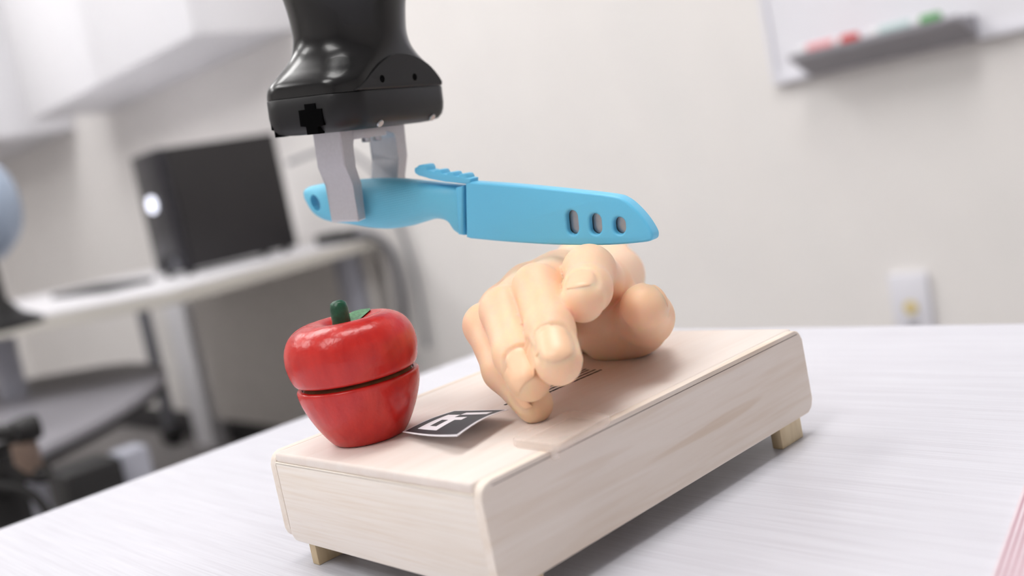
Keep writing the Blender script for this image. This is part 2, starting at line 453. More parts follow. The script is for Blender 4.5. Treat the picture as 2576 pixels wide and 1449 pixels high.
# printed lines on the board, half hidden by the fingers
bm = bmesh.new()
for (x_, y_, w_, l_) in ((0.0496, 0.083, 0.0007, 0.026), (0.0516, 0.082, 0.0007, 0.0275), (0.0535, 0.080, 0.0008, 0.0285), (0.0561, 0.0795, 0.0009, 0.0285), (0.0585, 0.0785, 0.0009, 0.0285), (0.0615, 0.0775, 0.0009, 0.0300), (0.0645, 0.0765, 0.0010, 0.0310)):
    k_ = 0; yy = y_
    while yy < y_ + l_:
        seg_ = 0.0022 + 0.0012 * math.sin(yy * 5000 + x_ * 9000)
        bx(bm, (x_, yy, BZ1), (x_ + w_, min(yy + seg_, y_ + l_), BZ1 + 0.00032)); yy += seg_ + 0.0005
p_ = (0.05829, 0.06384, 0.0412)
bx(bm, (p_[0] - 0.0006, p_[1] - 0.001, BZ1), (p_[0] + 0.0006, p_[1] + 0.002, BZ1 + 0.00032))
pr = new_obj('printed_lines', bm_mesh('printed_lines', bm), 'ink', e); pr['label'] = 'rows of small black print on the board'

# ------------------------------------------------------------------ toy apple in two halves
AC = Vector((0.02965, 0.02229, 0.0412)); AC.z = BZ1 + 0.0002
e = empty('toy_apple', AC)
def shift(dx=0, dy=0, dz=0, tilt=0, ax='Y'): return Matrix.Translation(AC + Vector((dx, dy, dz))) @ Matrix.Rotation(math.radians(tilt), 4, ax)
lowp = spline([(0.0105, 0.0), (0.0128, 0.0007), (0.0158, 0.0050), (0.0186, 0.0105), (0.0206, 0.0160), (0.0213, 0.0202), (0.0208, 0.0212)], 6)
rt = shift(0.0012, 0.0012, 0.0)
low = lathe('lower_half', [(0, 0)] + [tuple(p) for p in lowp] + [(0.0196, 0.0213), (0.0192, 0.0206), (0, 0.0206)], 'red', e, rt)
lathe('wood_core', [(0, 0.0207), (0.0188, 0.0207), (0.0180, 0.0216), (0, 0.0216)], 'core', e, rt)
upp = spline([(0.0190, 0.0222), (0.0206, 0.0224), (0.0217, 0.0238), (0.0226, 0.0272), (0.0229, 0.0308), (0.0222, 0.0350), (0.0200, 0.0388), (0.0165, 0.0411), (0.0125, 0.0419), (0.0085, 0.0411), (0.0050, 0.0392), (0.0022, 0.0378)], 6)
ut = shift(0.0009, 0.0010, 0.0005, 0.3)
lathe('upper_half', [(0, 0.0222)] + [tuple(p) for p in upp] + [(0, 0.0374)], 'red', e, ut)
lathe('stem', [(0, 0.0372), (0.0033, 0.0372), (0.0032, 0.0405), (0.0031, 0.0455), (0.0027, 0.0474), (0.0015, 0.0482), (0, 0.0484)], 'green', e, Matrix.Translation((-0.0017, -0.0018, 0)) @ ut @ Matrix.Rotation(math.radians(-2), 4, 'X'), n=24)
# painted leaf on the far side of the dimple, a thin skin following the surface
lf = []; nr = 7; na = 7
prof_up = [np.array(p) for p in upp][::-1]
cam_dir = math.degrees(math.atan2(AC.y + 0.1617, AC.x - 0.3234))
for i in range(nr):
    s_ = i / (nr - 1); rr = 0.0040 + 0.0088 * s_
    zz = float(np.interp(rr, [p[0] for p in prof_up], [p[1] for p in prof_up])) + 0.0005
    half_a = 30 * math.sin(math.pi * (0.18 + 0.72 * s_))
    for j in range(na):
        a = math.radians(cam_dir - 38 + (j / (na - 1) * 2 - 1) * half_a)
        lf.append(ut @ Vector((rr * math.cos(a), rr * math.sin(a), zz)))
me = mesh_py('painted_leaf', lf, [(i * na + j, i * na + j + 1, (i + 1) * na + j + 1, (i + 1) * na + j) for i in range(nr - 1) for j in range(na - 1)])
new_obj('painted_leaf', me, 'leaf', e, smooth=True)
tag(e, 'red painted wooden toy apple in two halves with green stem', 'toy apple')

# ------------------------------------------------------------------ fiducial tag on curled paper
cL, cN, cR, cF = [Vector(v) for v in [(0.04705, 0.02569, 0.0432), (0.08746, 0.01729, 0.0474), (0.0788, 0.04661, 0.0458), (0.04339, 0.05182, 0.042)]]
GRID = ['00000000', '01110000', '01010000', '01010000', '01111000', '01100000', '00011110', '00000000']
marg = 0.028; sub = 3
cuts = [0.0, marg] + [marg + (1 - 2 * marg) * k / (8 * sub) for k in range(1, 8 * sub)] + [1 - marg, 1.0]
nc = len(cuts); V_ = []
def sheet(s, t_):
    p = cL * (1 - s) * (1 - t_) + cN * s * (1 - t_) + cR * s * t_ + cF * (1 - s) * t_
    p = p.copy()
    p.z += 0.0011 * math.sin(math.pi * t_) * (0.55 + 0.45 * s) - 0.0006 * math.sin(math.pi * s) * (1 - t_)
    return p
for t_ in cuts:
    for s in cuts: V_.append(sheet(s, t_))
n0 = len(V_)
V_ += [p - Vector((0, 0, 0.00022)) for p in V_]
F_ = []; MI = []
for i in range(nc - 1):
    for j in range(nc - 1):
        a = i * nc + j
        F_.append((a, a + 1, a + nc + 1, a + nc))
        sm = (cuts[j] + cuts[j + 1]) / 2; tm = (cuts[i] + cuts[i + 1]) / 2
        inside = marg < sm < 1 - marg and marg < tm < 1 - marg
        blk = False
        if inside:
            cj = int((sm - marg) / (1 - 2 * marg) * 8); ci = int((tm - marg) / (1 - 2 * marg) * 8)
            blk = GRID[ci][cj] == '0'
        MI.append(1 if blk else 0)
        F_.append((a + n0, a + nc + n0, a + nc + 1 + n0, a + 1 + n0)); MI.append(0)
for k in range(nc - 1):
    for a, b_ in ((k, k + 1), ((nc - 1) * nc + k + 1, (nc - 1) * nc + k), ((k + 1) * nc, k * nc), (k * nc + nc - 1, (k + 1) * nc + nc - 1)):
        F_.append((a, a + n0, b_ + n0, b_)); MI.append(0)
me = mesh_py('tag_sheet', V_, F_)
o = new_obj('tag_sheet', me, ['paper', 'marker_ink'])
me.polygons.foreach_set('material_index', MI); me.update()
tag(o, 'small curled paper tag with black and white square code beside the apple', 'paper tag')

# ------------------------------------------------------------------ frosted clear stop with a peg
padpts = [Vector(v) for v in [(0.09903, 0.02757, 0.0427), (0.11993, 0.02652, 0.0427), (0.11713, 0.05411, 0.0427), (0.09768, 0.05577, 0.0427)]]
e = empty('clear_pad', (padpts[0] + padpts[2]) / 2 - Vector((0, 0, 0.0015)))
def round_poly(P, r, n=5):
    out = []
    for i, p in enumerate(P):
        a = (P[i - 1] - p).normalized(); c = (P[(i + 1) % len(P)] - p).normalized()
        for k in range(n + 1):
            s = k / n
            q0 = p + a * r; q1 = p + c * r
            out.append((q0 * (1 - s) ** 2 + p * 2 * s * (1 - s) + q1 * s * s).to_2d())
    return out
prism('plate', round_poly([p.copy() for p in padpts], 0.0028), BZ1 + 0.0003, BZ1 + 0.0026, 'clear', e, bev=0.0004)
pg = Vector((0.11928, 0.0283, 0.0425))
pg.x = BW + 0.0016
lathe('peg', [(0, -0.0022), (0.0009, -0.0022), (0.0013, -0.0017), (0.0013, 0.0012), (0, 0.0012)], 'clear', e, Matrix.Translation((BW + 0.0016, pg.y, BZ1)), n=20)
tag(e, 'frosted clear silicone pad with a peg at the box edge', 'clear pad')

# ------------------------------------------------------------------ artificial hand (one continuous surface)
def chain(P): return [(np.array(p[:3]), p[3]) for p in P]
HI = chain([(0.06066, 0.12104, 0.07143, 0.0106), (0.0866, 0.08845, 0.0824, 0.0089), (0.09889, 0.07311, 0.07909, 0.0077), (0.10451, 0.06408, 0.07721, 0.00695)])
HM = chain([(0.05318, 0.10761, 0.07662, 0.0106), (0.08194, 0.06683, 0.08185, 0.0078), (0.10126, 0.05069, 0.07128, 0.0074), (0.11021, 0.04292, 0.06324, 0.0072)])
HR = chain([(0.04932, 0.09421, 0.07523, 0.0102), (0.07261, 0.05874, 0.07618, 0.0079), (0.08861, 0.04623, 0.0644, 0.0072), (0.09633, 0.0425, 0.05745, 0.0068)])
HP = chain([(0.04277, 0.08621, 0.06967, 0.0094), (0.05906, 0.06099, 0.07084, 0.0075), (0.07512, 0.05135, 0.05783, 0.0069), (0.0873, 0.05044, 0.04685, 0.0063)])
HT = chain([(0.05499, 0.12987, 0.05186, 0.013), (0.07041, 0.12631, 0.05462, 0.0118), (0.08579, 0.11407, 0.05945, 0.01), (0.09863, 0.09936, 0.06659, 0.0083)])
WR = np.array((0.004, 0.178, 0.068))
def seg_field(P, a, ra, b_, rb):
    ab = b_ - a; L2 = float(ab @ ab)
    t_ = np.clip(((P - a) @ ab) / L2, 0, 1)
    d = P - (a + t_[:, None] * ab)
    return np.sqrt((d * d).sum(1)) - (ra + (rb - ra) * t_)
def smin(a, c, k):
    h_ = np.clip(0.5 + 0.5 * (c - a) / k, 0, 1)
    return c + (a - c) * h_ - k * h_ * (1 - h_)
def chain_field(P, ch, k=0.003):
    d = None
    for (a, ra), (c, rc) in zip(ch, ch[1:]):
        s = seg_field(P, a, ra, c, rc); d = s if d is None else smin(d, s, k)
    return d
CUTD = np.array((-0.6, 0.8, 0.0))
PALM = []
for ch, fr, r2 in ((HI, 0.78, 0.0135), (HM, 0.9, 0.0145), (HR, 0.95, 0.014), (HP, 0.95, 0.0125)):
    a, ra = ch[0]; side = (a - (HM[0][0] + HR[0][0]) / 2)
    c = WR + side * 0.55 + np.array((0, 0, -0.002))
    PALM.append((a, ra * 1.02, a + (c - a) * fr, r2))
tc_ = HT[0][0]
PALM.append((tc_, 0.0130, WR * 0.6 + tc_ * 0.4 + np.array((0, 0, -0.004)), 0.0150))           # thenar
hyp = HP[0][0] * 0.45 + WR * 0.55; hyp = np.array((hyp[0], hyp[1], 0.0545))
PALM.append((HP[0][0] + np.array((0, 0, -0.002)), 0.0095, hyp, 0.0132))                        # heel of the little finger side
PALM.append((hyp, 0.0130, np.array((tc_[0] - 0.004, tc_[1] + 0.004, 0.0545)), 0.0130))         # heel across
PALM.append((WR, 0.018, WR + np.array((-0.018, 0.024, -0.001)), 0.018))
WEB = (HT[1][0] * 0.5 + HT[0][0] * 0.5, 0.0105, HI[0][0] + np.array((0, 0, -0.003)), 0.0095)
def hand_sdf(P):
    palm = None
    for a, ra, c, rc in PALM:
        s = seg_field(P, a, ra, c, rc); palm = s if palm is None else smin(palm, s, 0.006)
    palm = smin(palm, seg_field(P, *WEB), 0.006)
    out = None
    for ch, k in ((HI, 0.005), (HM, 0.005), (HR, 0.005), (HP, 0.005), (HT, 0.007)):
        fi = smin(palm, chain_field(P, ch), k)
        out = fi if out is None else smin(out, fi, 0.0006)
    out = np.maximum(out, (P - (WR + CUTD * 0.018)) @ CUTD)          # straight cut at the wrist
    return np.maximum(out, (BZ1 + 0.0003) - P[:, 2])       # flat where it rests on the board
HV = 0.0008
lo = np.array((-0.040, 0.030, BZ1 - 0.0012)); hi_ = np.array((0.128, 0.222, 0.106))
dim = np.ceil((hi_ - lo) / HV).astype(int) + 1
ax_ = [lo[i] + HV * np.arange(dim[i]) for i in range(3)]
vol = np.empty(dim, np.float32)
yy_, zz_ = np.meshgrid(ax_[1], ax_[2], indexing='ij')
for i0 in range(0, dim[0], 16):
    xs_ = ax_[0][i0:i0 + 16]
    G = np.empty((len(xs_), dim[1], dim[2], 3))
    G[..., 0] = xs_[:, None, None]; G[..., 1] = yy_; G[..., 2] = zz_
    vol[i0:i0 + 16] = hand_sdf(G.reshape(-1, 3)).reshape(len(xs_), dim[1], dim[2])
def surface_nets(v, lo, h):
    s = v < 0
    nx, ny, nz_ = v.shape
    cs = np.zeros((nx - 1, ny - 1, nz_ - 1), np.int8)
    for dx in (0, 1):
        for dy in (0, 1):
            for dz in (0, 1): cs += s[dx:nx - 1 + dx, dy:ny - 1 + dy, dz:nz_ - 1 + dz]
    act = (cs > 0) & (cs < 8)
    idx = np.argwhere(act)
    vid = -np.ones(act.shape, int); vid[act] = np.arange(len(idx))
    acc = np.zeros((len(idx), 3)); cnt = np.zeros(len(idx))
    cor = [(a, b_, c) for a in (0, 1) for b_ in (0, 1) for c in (0, 1)]
    for a in cor:
        for c in cor:
            if sum(c) - sum(a) == 1 and all(q_ >= p_ for p_, q_ in zip(a, c)):
                va = v[idx[:, 0] + a[0], idx[:, 1] + a[1], idx[:, 2] + a[2]]
                vc = v[idx[:, 0] + c[0], idx[:, 1] + c[1], idx[:, 2] + c[2]]
                cr = (va < 0) != (vc < 0)
                t_ = np.where(cr, va / np.where(cr, va - vc, 1), 0)
                p_ = np.array(a) + t_[:, None] * (np.array(c) - np.array(a))
                acc[cr] += p_[cr]; cnt[cr] += 1
    verts = lo + h * (idx + acc / cnt[:, None])
    faces = []
    for d in range(3):
        sl = [slice(None)] * 3; s2 = [slice(None)] * 3
        sl[d] = slice(0, -1); s2[d] = slice(1, None)
        A = s[tuple(sl)]; B_ = s[tuple(s2)]
        e_ = np.argwhere(A != B_)
        u_, w_ = [(1, 2), (2, 0), (0, 1)][d]
        ok = (e_[:, u_] > 0) & (e_[:, w_] > 0) & (e_[:, u_] < v.shape[u_] - 1) & (e_[:, w_] < v.shape[w_] - 1)
        e_ = e_[ok]; inside = A[tuple(e_.T)]
        def cell(du, dw):
            c = e_.copy(); c[:, u_] += du; c[:, w_] += dw; return vid[tuple(c.T)]
        q_ = np.stack([cell(-1, -1), cell(0, -1), cell(0, 0), cell(-1, 0)], 1)
        q_[~inside] = q_[~inside][:, ::-1]
        faces.append(q_)
    return verts, np.concatenate(faces)
hv, hf = surface_nets(vol, lo, HV)
# project vertices onto the exact field, then add knuckle creases and nail folds
def grad(P, e_=2e-4):
    g = np.stack([hand_sdf(P + np.eye(3)[i] * e_) - hand_sdf(P - np.eye(3)[i] * e_) for i in range(3)], 1)
    return g / np.maximum(np.linalg.norm(g, axis=1, keepdims=True), 1e-9)
gn = grad(hv)
hv = hv - gn * hand_sdf(hv)[:, None]
camp = np.array((0.32342, -0.16175, 0.1243))
NAILS = []
for nm, ch, w_, l_, off, g_ in (('index', HI, 0.0102, 0.0112, -0.0018, (0.35, -0.55, 1.0)), ('middle', HM, 0.0112, 0.0132, -0.0018, (0.75, -0.66, 0.55)), ('ring', HR, 0.0100, 0.0116, -0.0018, (0.66, -0.75, 0.6)), ('little', HP, 0.0082, 0.0088, -0.0015, (0.3, -0.75, 0.75)), ('thumb', HT, 0.0115, 0.0120, -0.0022, (0.55, 0.75, 0.35))):
    (a, ra), (c, rc) = ch[-2], ch[-1]
    ax = (c - a) / np.linalg.norm(c - a)
    g_ = np.array(g_); dn = g_ - ax * (g_ @ ax); dn /= np.linalg.norm(dn)
    sd = np.cross(ax, dn)
    NAILS.append((c + ax * off, ax, dn, sd, w_, l_, rc))
disp = np.zeros(len(hv))
for c, ax, dn, sd, w_, l_, rc in NAILS:
    rel = hv - c; lu = rel @ sd / (w_ / 2); lv = (rel @ ax) / (l_ / 2); up_ = rel @ dn
    rr = (np.abs(lu) ** 3.2 + np.abs(lv) ** 3.2) ** (1 / 3.2)
    near = up_ > 0
    fold = np.exp(-((rr - 1.06) / 0.09) ** 2) * (lv < 0.85)
    disp -= near * 0.00032 * fold
    disp += near * 0.00022 * np.exp(-((rr - 1.28) / 0.13) ** 2) * (lv < 0.6)
for ch in (HI, HM, HR, HP):
    for (p0, r0), (p1, r1), (p2, r2) in zip(ch, ch[1:], ch[2:]):
        axd = (p2 - p0) / np.linalg.norm(p2 - p0)
        dors = (p1 - (p0 + p2) / 2); dors = dors / max(np.linalg.norm(dors), 1e-9)
        rel = hv - p1; s_ = rel @ axd
        dist = np.linalg.norm(rel - s_[:, None] * axd, axis=1)
        m_ = np.clip((rel @ dors) / r1, 0, 1) * (dist < r1 * 1.5)
        side_ = rel @ np.cross(axd, dors)
        for k_ in (-0.0042, -0.0022, -0.0004, 0.0016, 0.0034):
            wob = 0.0006 * np.sin(side_ * 900 + k_ * 4000)
            disp -= 0.00007 * m_ * np.exp(-((s_ - k_ + wob) / 0.00045) ** 2)
hv = hv + gn * disp[:, None]
e = empty('artificial_hand', (0.04, 0.13, BZ1))
me = mesh_py('skin', hv, hf.tolist())
new_obj('skin', me, 'skin', e, smooth=True)
for c, ax, dn, sd, w_, l_, rc in NAILS:
    nu, nv = 17, 17; P_ = []
    for j in range(nv):
        for i in range(nu):
            a = -1 + 2 * i / (nu - 1); d_ = -1 + 2 * j / (nv - 1)
            u_ = a * math.sqrt(max(0, 1 - 0.42 * d_ * d_)); v_ = d_ * math.sqrt(max(0, 1 - 0.36 * a * a))     # squircle map
            ang = u_ * w_ / 2 / rc
            P_.append((c + ax * (v_ * l_ / 2), dn * math.cos(ang) + sd * math.sin(ang)))
    base = np.array([p for p, _ in P_]); dr = np.array([d_ for _, d_ in P_])
    tt = np.full(len(base), rc * 1.9)
    for _ in range(40): tt = tt - hand_sdf(base + dr * tt[:, None])
    srf = base + dr * tt[:, None]
    uu = np.array([(-1 + 2 * (k % nu) / (nu - 1), -1 + 2 * (k // nu) / (nv - 1)) for k in range(nu * nv)])
    edge = np.maximum(np.abs(uu[:, 0]), np.abs(uu[:, 1]))
    free = np.clip((uu[:, 1] - 0.5) / 0.5, 0, 1)
    lift = 0.00038 * (1 - edge ** 6) - 0.0001 + 0.00028 * free
    srf = srf + dr * lift[:, None]
    fc = [(j * nu + i, j * nu + i + 1, (j + 1) * nu + i + 1, (j + 1) * nu + i) for j in range(nv - 1) for i in range(nu - 1)]
    n_ = len(srf); und = srf - dr * 0.0006
    vv = np.concatenate([srf, und]); fc2 = fc + [tuple(k + n_ for k in f_[::-1]) for f_ in fc]
    ring = [i for i in range(nu)] + [j * nu + nu - 1 for j in range(1, nv)] + [(nv - 1) * nu + i for i in range(nu - 2, -1, -1)] + [j * nu for j in range(nv - 2, 0, -1)]
    fc2 += [(ring[k], ring[k] + n_, ring[(k + 1) % len(ring)] + n_, ring[(k + 1) % len(ring)]) for k in range(len(ring))]
    me = mesh_py('fingernail', vv, fc2)
    bm = bmesh.new(); bm.from_mesh(me); me = bm_mesh('fingernail', bm, 60)
    new_obj('fingernail', me, 'nail', e)
tag(e, 'pale skin-coloured artificial hand resting palm down with curled fingers', 'hand')

# ------------------------------------------------------------------ knife held by the gripper
P0 = Vector((0.08431, 0.09721, 0.09824)); KX = Vector((0.96097, 0.25243, -0.1132)); KY = Vector((0.10949, 0.02876, 0.99357)); KZ = Vector((0.25406, -0.96719, 0))
KM = Matrix((KX, KY, KZ)).transposed().to_4x4(); KM.translation = P0
WM = -0.0032                                   # middle plane of the knife
KMID = KM @ Matrix.Translation((0, 0, WM))
SC = 0.88665
top_c = np.array(spline([(-0.13799, 0.01554), (-0.13681, 0.01703), (-0.13434, 0.01811), (-0.12928, 0.01874), (-0.12144, 0.01922), (-0.10843, 0.01962), (-0.09594, 0.01936), (-0.0859, 0.01873), (-0.0762, 0.0175), (-0.06674, 0.01629), (-0.05604, 0.01505)], 8))
bot_c = np.array(spline([(-0.13799, 0.01554), (-0.13725, 0.01329), (-0.13553, 0.01016), (-0.13261, 0.00614), (-0.12811, 0.00363), (-0.12212, 0.0023), (-0.11253, 0.00107), (-0.10321, -0.00047), (-0.09394, -0.00099), (-0.08471, -0.00021), (-0.07756, 0.00123), (-0.07213, 0.00237), (-0.06827, 0.00242), (-0.0646, 0.00139), (-0.0624, -0.00054), (-0.06104, -0.00308), (-0.05857, -0.00422)], 8))
ua, ub = top_c[0][0], top_c[-1][0]
st = [ua + (ub - ua) * (0.5 - 0.5 * math.cos(math.pi * min(1, k / 40) * 0.5)) * 1.0 for k in range(1, 14)]
st = [ua + 0.0001] + [x for x in st if x > ua + 0.0002] 
st += list(np.linspace(st[-1], ub, 60))[1:]
hthick = lambda x: 0.0095 * SC * float(np.interp((x - ua) / (ub - ua), (0, 0.02, 0.06, 0.14, 0.35, 0.6, 0.8, 0.93, 1), (0.12, 0.40, 0.62, 0.86, 1.0, 1.0, 0.86, 0.74, 0.72)))
rings = []
for x in st:
    vt = float(np.interp(x, top_c[:, 0], top_c[:, 1])); vb = float(np.interp(x, bot_c[:, 0], bot_c[:, 1]))
    hh = max((vt - vb) / 2, 1e-5); vm = (vt + vb) / 2; th_ = hthick(x)
    rg = []
    for k in range(40):
        a = 2 * math.pi * k / 40; c_, s_ = math.cos(a), math.sin(a)
        rg.append((x, vm + hh * math.copysign(abs(s_) ** 0.72, s_), th_ * math.copysign(abs(c_) ** 0.72, c_) - (0.0076 * SC - 0.0057) - 0.0026 * th_ / 0.0084))
    rings.append(rg)
def apply_bool(ob, cutter):
    md = ob.modifiers.new('cut', 'BOOLEAN'); md.object = cutter; md.operation = 'DIFFERENCE'; md.solver = 'EXACT'
    dg = bpy.context.evaluated_depsgraph_get()
    nme = bpy.data.meshes.new_from_object(ob.evaluated_get(dg))
    ob.modifiers.clear()
    if len(nme.polygons) > 50:
        nme.polygons.foreach_set('use_smooth', [True] * len(nme.polygons)); nme.set_sharp_from_angle(angle=math.radians(38))
        ob.data = nme
    bpy.data.objects.remove(cutter)
e = empty('kitchen_knife', KMID @ Vector((-0.09, 0, 0)))
ho = loft('handle', rings, 'grip', e)
hc = (-0.12853, 0.01139)
cut = loft('cut', [[(hc[0] + k_ * (0.0029 * math.cos(a) - 0.0008 * math.sin(a)), hc[1] + k_ * (0.0035 * math.sin(a)), z_) for a in [2 * math.pi * k / 32 for k in range(32)]] for k_, z_ in ((1.5, -0.012), (1.28, -0.0052), (1.0, -0.0036), (1.0, 0.0036), (1.28, 0.0052), (1.5, 0.012))], 'grip')
apply_bool(ho, cut)
uvl = ho.data.uv_layers.new(name='UVMap')
for l_ in ho.data.loops:
    c_ = ho.data.vertices[l_.vertex_index].co; uvl.data[l_.index].uv = (c_.x, c_.y)
ho.data.transform(KMID)
bol = [(-0.05667, 0.01481), (-0.05329, 0.01542), (-0.0556, -0.0036), (-0.05796, -0.00325)]
prism('bolster', bol, -0.0093, 0.0037, 'blue', e, mtx=KMID, bev=0.0012, seg=3)
blade = [np.array(p) for p in [(-0.05651, 0.01241), (-0.03178, 0.0104), (0.00544, 0.00716), (0.01275, 0.00342), (0.01796, -0.00228), (0.01874, -0.00536), (-0.00054, -0.00618), (-0.03359, -0.00507), (-0.05811, -0.00249)]]
prism('blade', blade, -0.0012, 0.0001, 'steel', e, mtx=KMID, bev=0.0003, seg=1)
tag(e, 'small kitchen knife with dotted blue handle gripped by the metal fingers', 'knife')

# sheath: hollow shell with three slots
sh_out = [np.array(p) for p in [(-0.05219, 0.01655)]] + spline([(-0.05028, 0.01661), (-0.02849, 0.01432), (-0.0058, 0.01136), (0.00817, 0.00927), (0.01243, 0.00787), (0.01607, 0.00499), (0.01957, 0.00091), (0.02201, -0.00327), (0.02241, -0.00547), (0.02125, -0.00697), (0.01615, -0.00759), (0.00699, -0.00811), (-0.00254, -0.00814), (-0.01526, -0.00784), (-0.0269, -0.00719), (-0.0389, -0.00628), (-0.05272, -0.00494)], 5) + [np.array(p) for p in [(-0.05448, -0.00438)]]
def slot(c, w_, h_, n=10):
    out = []
    for k in range(2 * n + 2):
        if k <= n: a = math.pi * k / n; out.append(np.array((c[0] + w_ * math.cos(a), c[1] + h_ - w_ + w_ * math.sin(a))))
        else: a = math.pi + math.pi * (k - n - 1) / n; out.append(np.array((c[0] + w_ * math.cos(a), c[1] - h_ + w_ + w_ * math.sin(a))))
    return out
slots = [slot(c, 0.0023, h_) for c, h_ in zip([np.array(p) for p in [(-0.00816, 0.00019), (0.00104, -0.00059), (0.01022, -0.00136)]], (0.0044, 0.0037, 0.0030))]
sme = curve_mesh('sheath', [sh_out] + slots, 0.0032, 0.0010, KMID, 4)
so = new_obj('knife_sheath', sme, 'blue')
cav = [np.array(p) for p in [(-0.05825, 0.01324), (-0.03169, 0.01113), (0.00551, 0.00785), (0.01355, 0.00395), (0.01888, -0.00203), (0.01946, -0.00565), (-0.00059, -0.00675), (-0.03366, -0.00567), (-0.06046, -0.00338)]]
co = prism('cavity', cav, -0.0015, 0.0006, 'blue', mtx=KMID)
apply_bool(so, co)
# springy thumb tab with four ridges
tab = [(-0.04977, 0.01779), (-0.04998, 0.01615), (-0.05236, 0.01595), (-0.0612, 0.01726), (-0.0685, 0.01882), (-0.07366, 0.02015), (-0.07508, 0.02099), (-0.0755, 0.0221), (-0.07515, 0.02316), (-0.07394, 0.02356), (-0.07174, 0.02283), (-0.06717, 0.02152), (-0.06082, 0.01998), (-0.05365, 0.01858)]
prism('thumb_tab', tab, -0.0032, 0.0032, 'blue', so, mtx=KMID, bev=0.0006, seg=2)
for rd in [[(-0.07495, 0.02191), (-0.07477, 0.02314), (-0.07324, 0.02414), (-0.07133, 0.02435), (-0.06984, 0.02411), (-0.06921, 0.02316), (-0.0691, 0.02131)], [(-0.06707, 0.01952), (-0.0669, 0.02074), (-0.06585, 0.02176), (-0.06465, 0.022), (-0.06319, 0.02177), (-0.06257, 0.02083), (-0.06245, 0.01899)], [(-0.06124, 0.01833), (-0.06107, 0.01954), (-0.06004, 0.02055), (-0.05886, 0.02079), (-0.05741, 0.02057), (-0.0568, 0.01963), (-0.05668, 0.01781)], [(-0.05581, 0.01747), (-0.05565, 0.01867), (-0.05464, 0.01968), (-0.05347, 0.01992), (-0.05205, 0.0197), (-0.05144, 0.01877), (-0.05132, 0.01696)]]:
    prism('ridge', rd[::-1], -0.0031, 0.0031, 'blue', so, mtx=KMID, bev=0.0006, seg=2)
tag(so, 'light blue plastic knife sheath with three slots touching the index finger', 'sheath')

# ------------------------------------------------------------------ robot gripper
U0 = -0.10153
RM = KM @ Matrix.Translation((U0, 0, WM)) @ Matrix(((1, 0, 0, 0), (0, 0, 1, 0), (0, 1, 0, 0), (0, 0, 0, 1))) @ Matrix.Scale(SC, 4)   # local x = across, y = toward viewer (slide), z = up
RM_ = RM
def sec(bx_, ay, r, z, n=10):
    out = []
    for cx, cy_, a0 in ((bx_ - r, ay - r, 0), (-bx_ + r, ay - r, 90), (-bx_ + r, -ay + r, 180), (bx_ - r, -ay + r, 270)):
        for k in range(n):
            a = math.radians(a0 + 90 * k / n); out.append((cx + r * math.cos(a), cy_ + r * math.sin(a), z))
    return out
HB, HA, HRR = 0.0260, 0.0388, 0.0140
VS = 0.0613                                     # seam height
e = empty('robot_gripper', RM_ @ Vector((0, 0, 0.045)))
loft('lower_cover', [sec(*p) for p in ((0.0165, 0.0293, 0.0080, 0.0452), (0.0200, 0.0328, 0.0102, 0.0455), (0.0231, 0.0359, 0.0120, 0.0464), (0.0249, 0.0377, 0.0132, 0.0484), (0.0257, 0.0385, 0.0138, 0.0508), (HB, HA, HRR, 0.0535), (HB, HA, HRR, VS - 0.0006), (HB - 0.0003, HA - 0.0003, HRR - 0.0002, VS - 0.0002))], 'black_satin', e, RM_)
keys = [(VS, 0.0259, 0.0387, 0.0140), (0.0640, 0.0258, 0.0386, 0.0145), (0.0668, 0.0255, 0.0380, 0.0158), (0.0698, 0.0252, 0.0357, 0.0178), (0.0730, 0.0250, 0.0325, 0.0200), (0.0770, 0.0249, 0.0288, 0.0222), (0.0810, 0.0249, 0.0264, 0.0238), (0.0860, 0.0250, 0.0253, 0.02485), (0.0910, 0.0253, 0.0254, 0.0252), (0.0980, 0.0260, 0.0262, 0.02590), (0.1050, 0.0274, 0.0276, 0.02730), (0.1140, 0.0295, 0.0297, 0.02940), (0.1240, 0.0310, 0.0312, 0.03090)]
ks = spline(keys, 5)
loft('housing', [sec(k[1], k[2], min(k[3], k[1] - 1e-5), k[0]) for k in ks], 'black_gloss', e, RM_)
loft('wrist_link', [[(r_ * math.cos(2 * math.pi * k / 48), r_ * math.sin(2 * math.pi * k / 48), z_) for k in range(48)] for r_, z_ in ((0.0300, 0.1242), (0.0320, 0.1245), (0.0325, 0.135), (0.0325, 0.24), (0.031, 0.245))], 'black_gloss', e, RM_)
# arched flat plate on the right face with two screw holes, their dark painted as black discs
arch = [(-0.0300, VS + 0.0001)] + [(p[0], p[1]) for p in spline([(-0.0300, VS + 0.0010), (-0.0268, 0.0660), (-0.0205, 0.0708), (-0.0120, 0.0742), (-0.0030, 0.0757), (0.0050, 0.0752), (0.0130, 0.0724), (0.0200, 0.0682), (0.0260, 0.0642), (0.0310, VS + 0.0006)], 5)] + [(0.0310, VS + 0.0001)]
PMX = RM_ @ Matrix(((0, 0, 1, 0), (1, 0, 0, 0), (0, 1, 0, 0), (0, 0, 0, 1)))
sp_o = prism('side_plate', arch, 0.0100, HB + 0.0003, 'black_satin', e, mtx=PMX, bev=0.0009, seg=3)
for w_, z_ in ((0.0140, 0.0655), (-0.0090, 0.0655)):
    hm = PMX @ Matrix.Translation((w_, z_, HB + 0.0003))
    lathe('screw_hole', [(0, 0.00005), (0.0009, 0.00005), (0.00135, 0.0001), (0.0016, 0.00005), (0.0016, -0.002), (0, -0.002)], 'black', sp_o, hm, n=20)
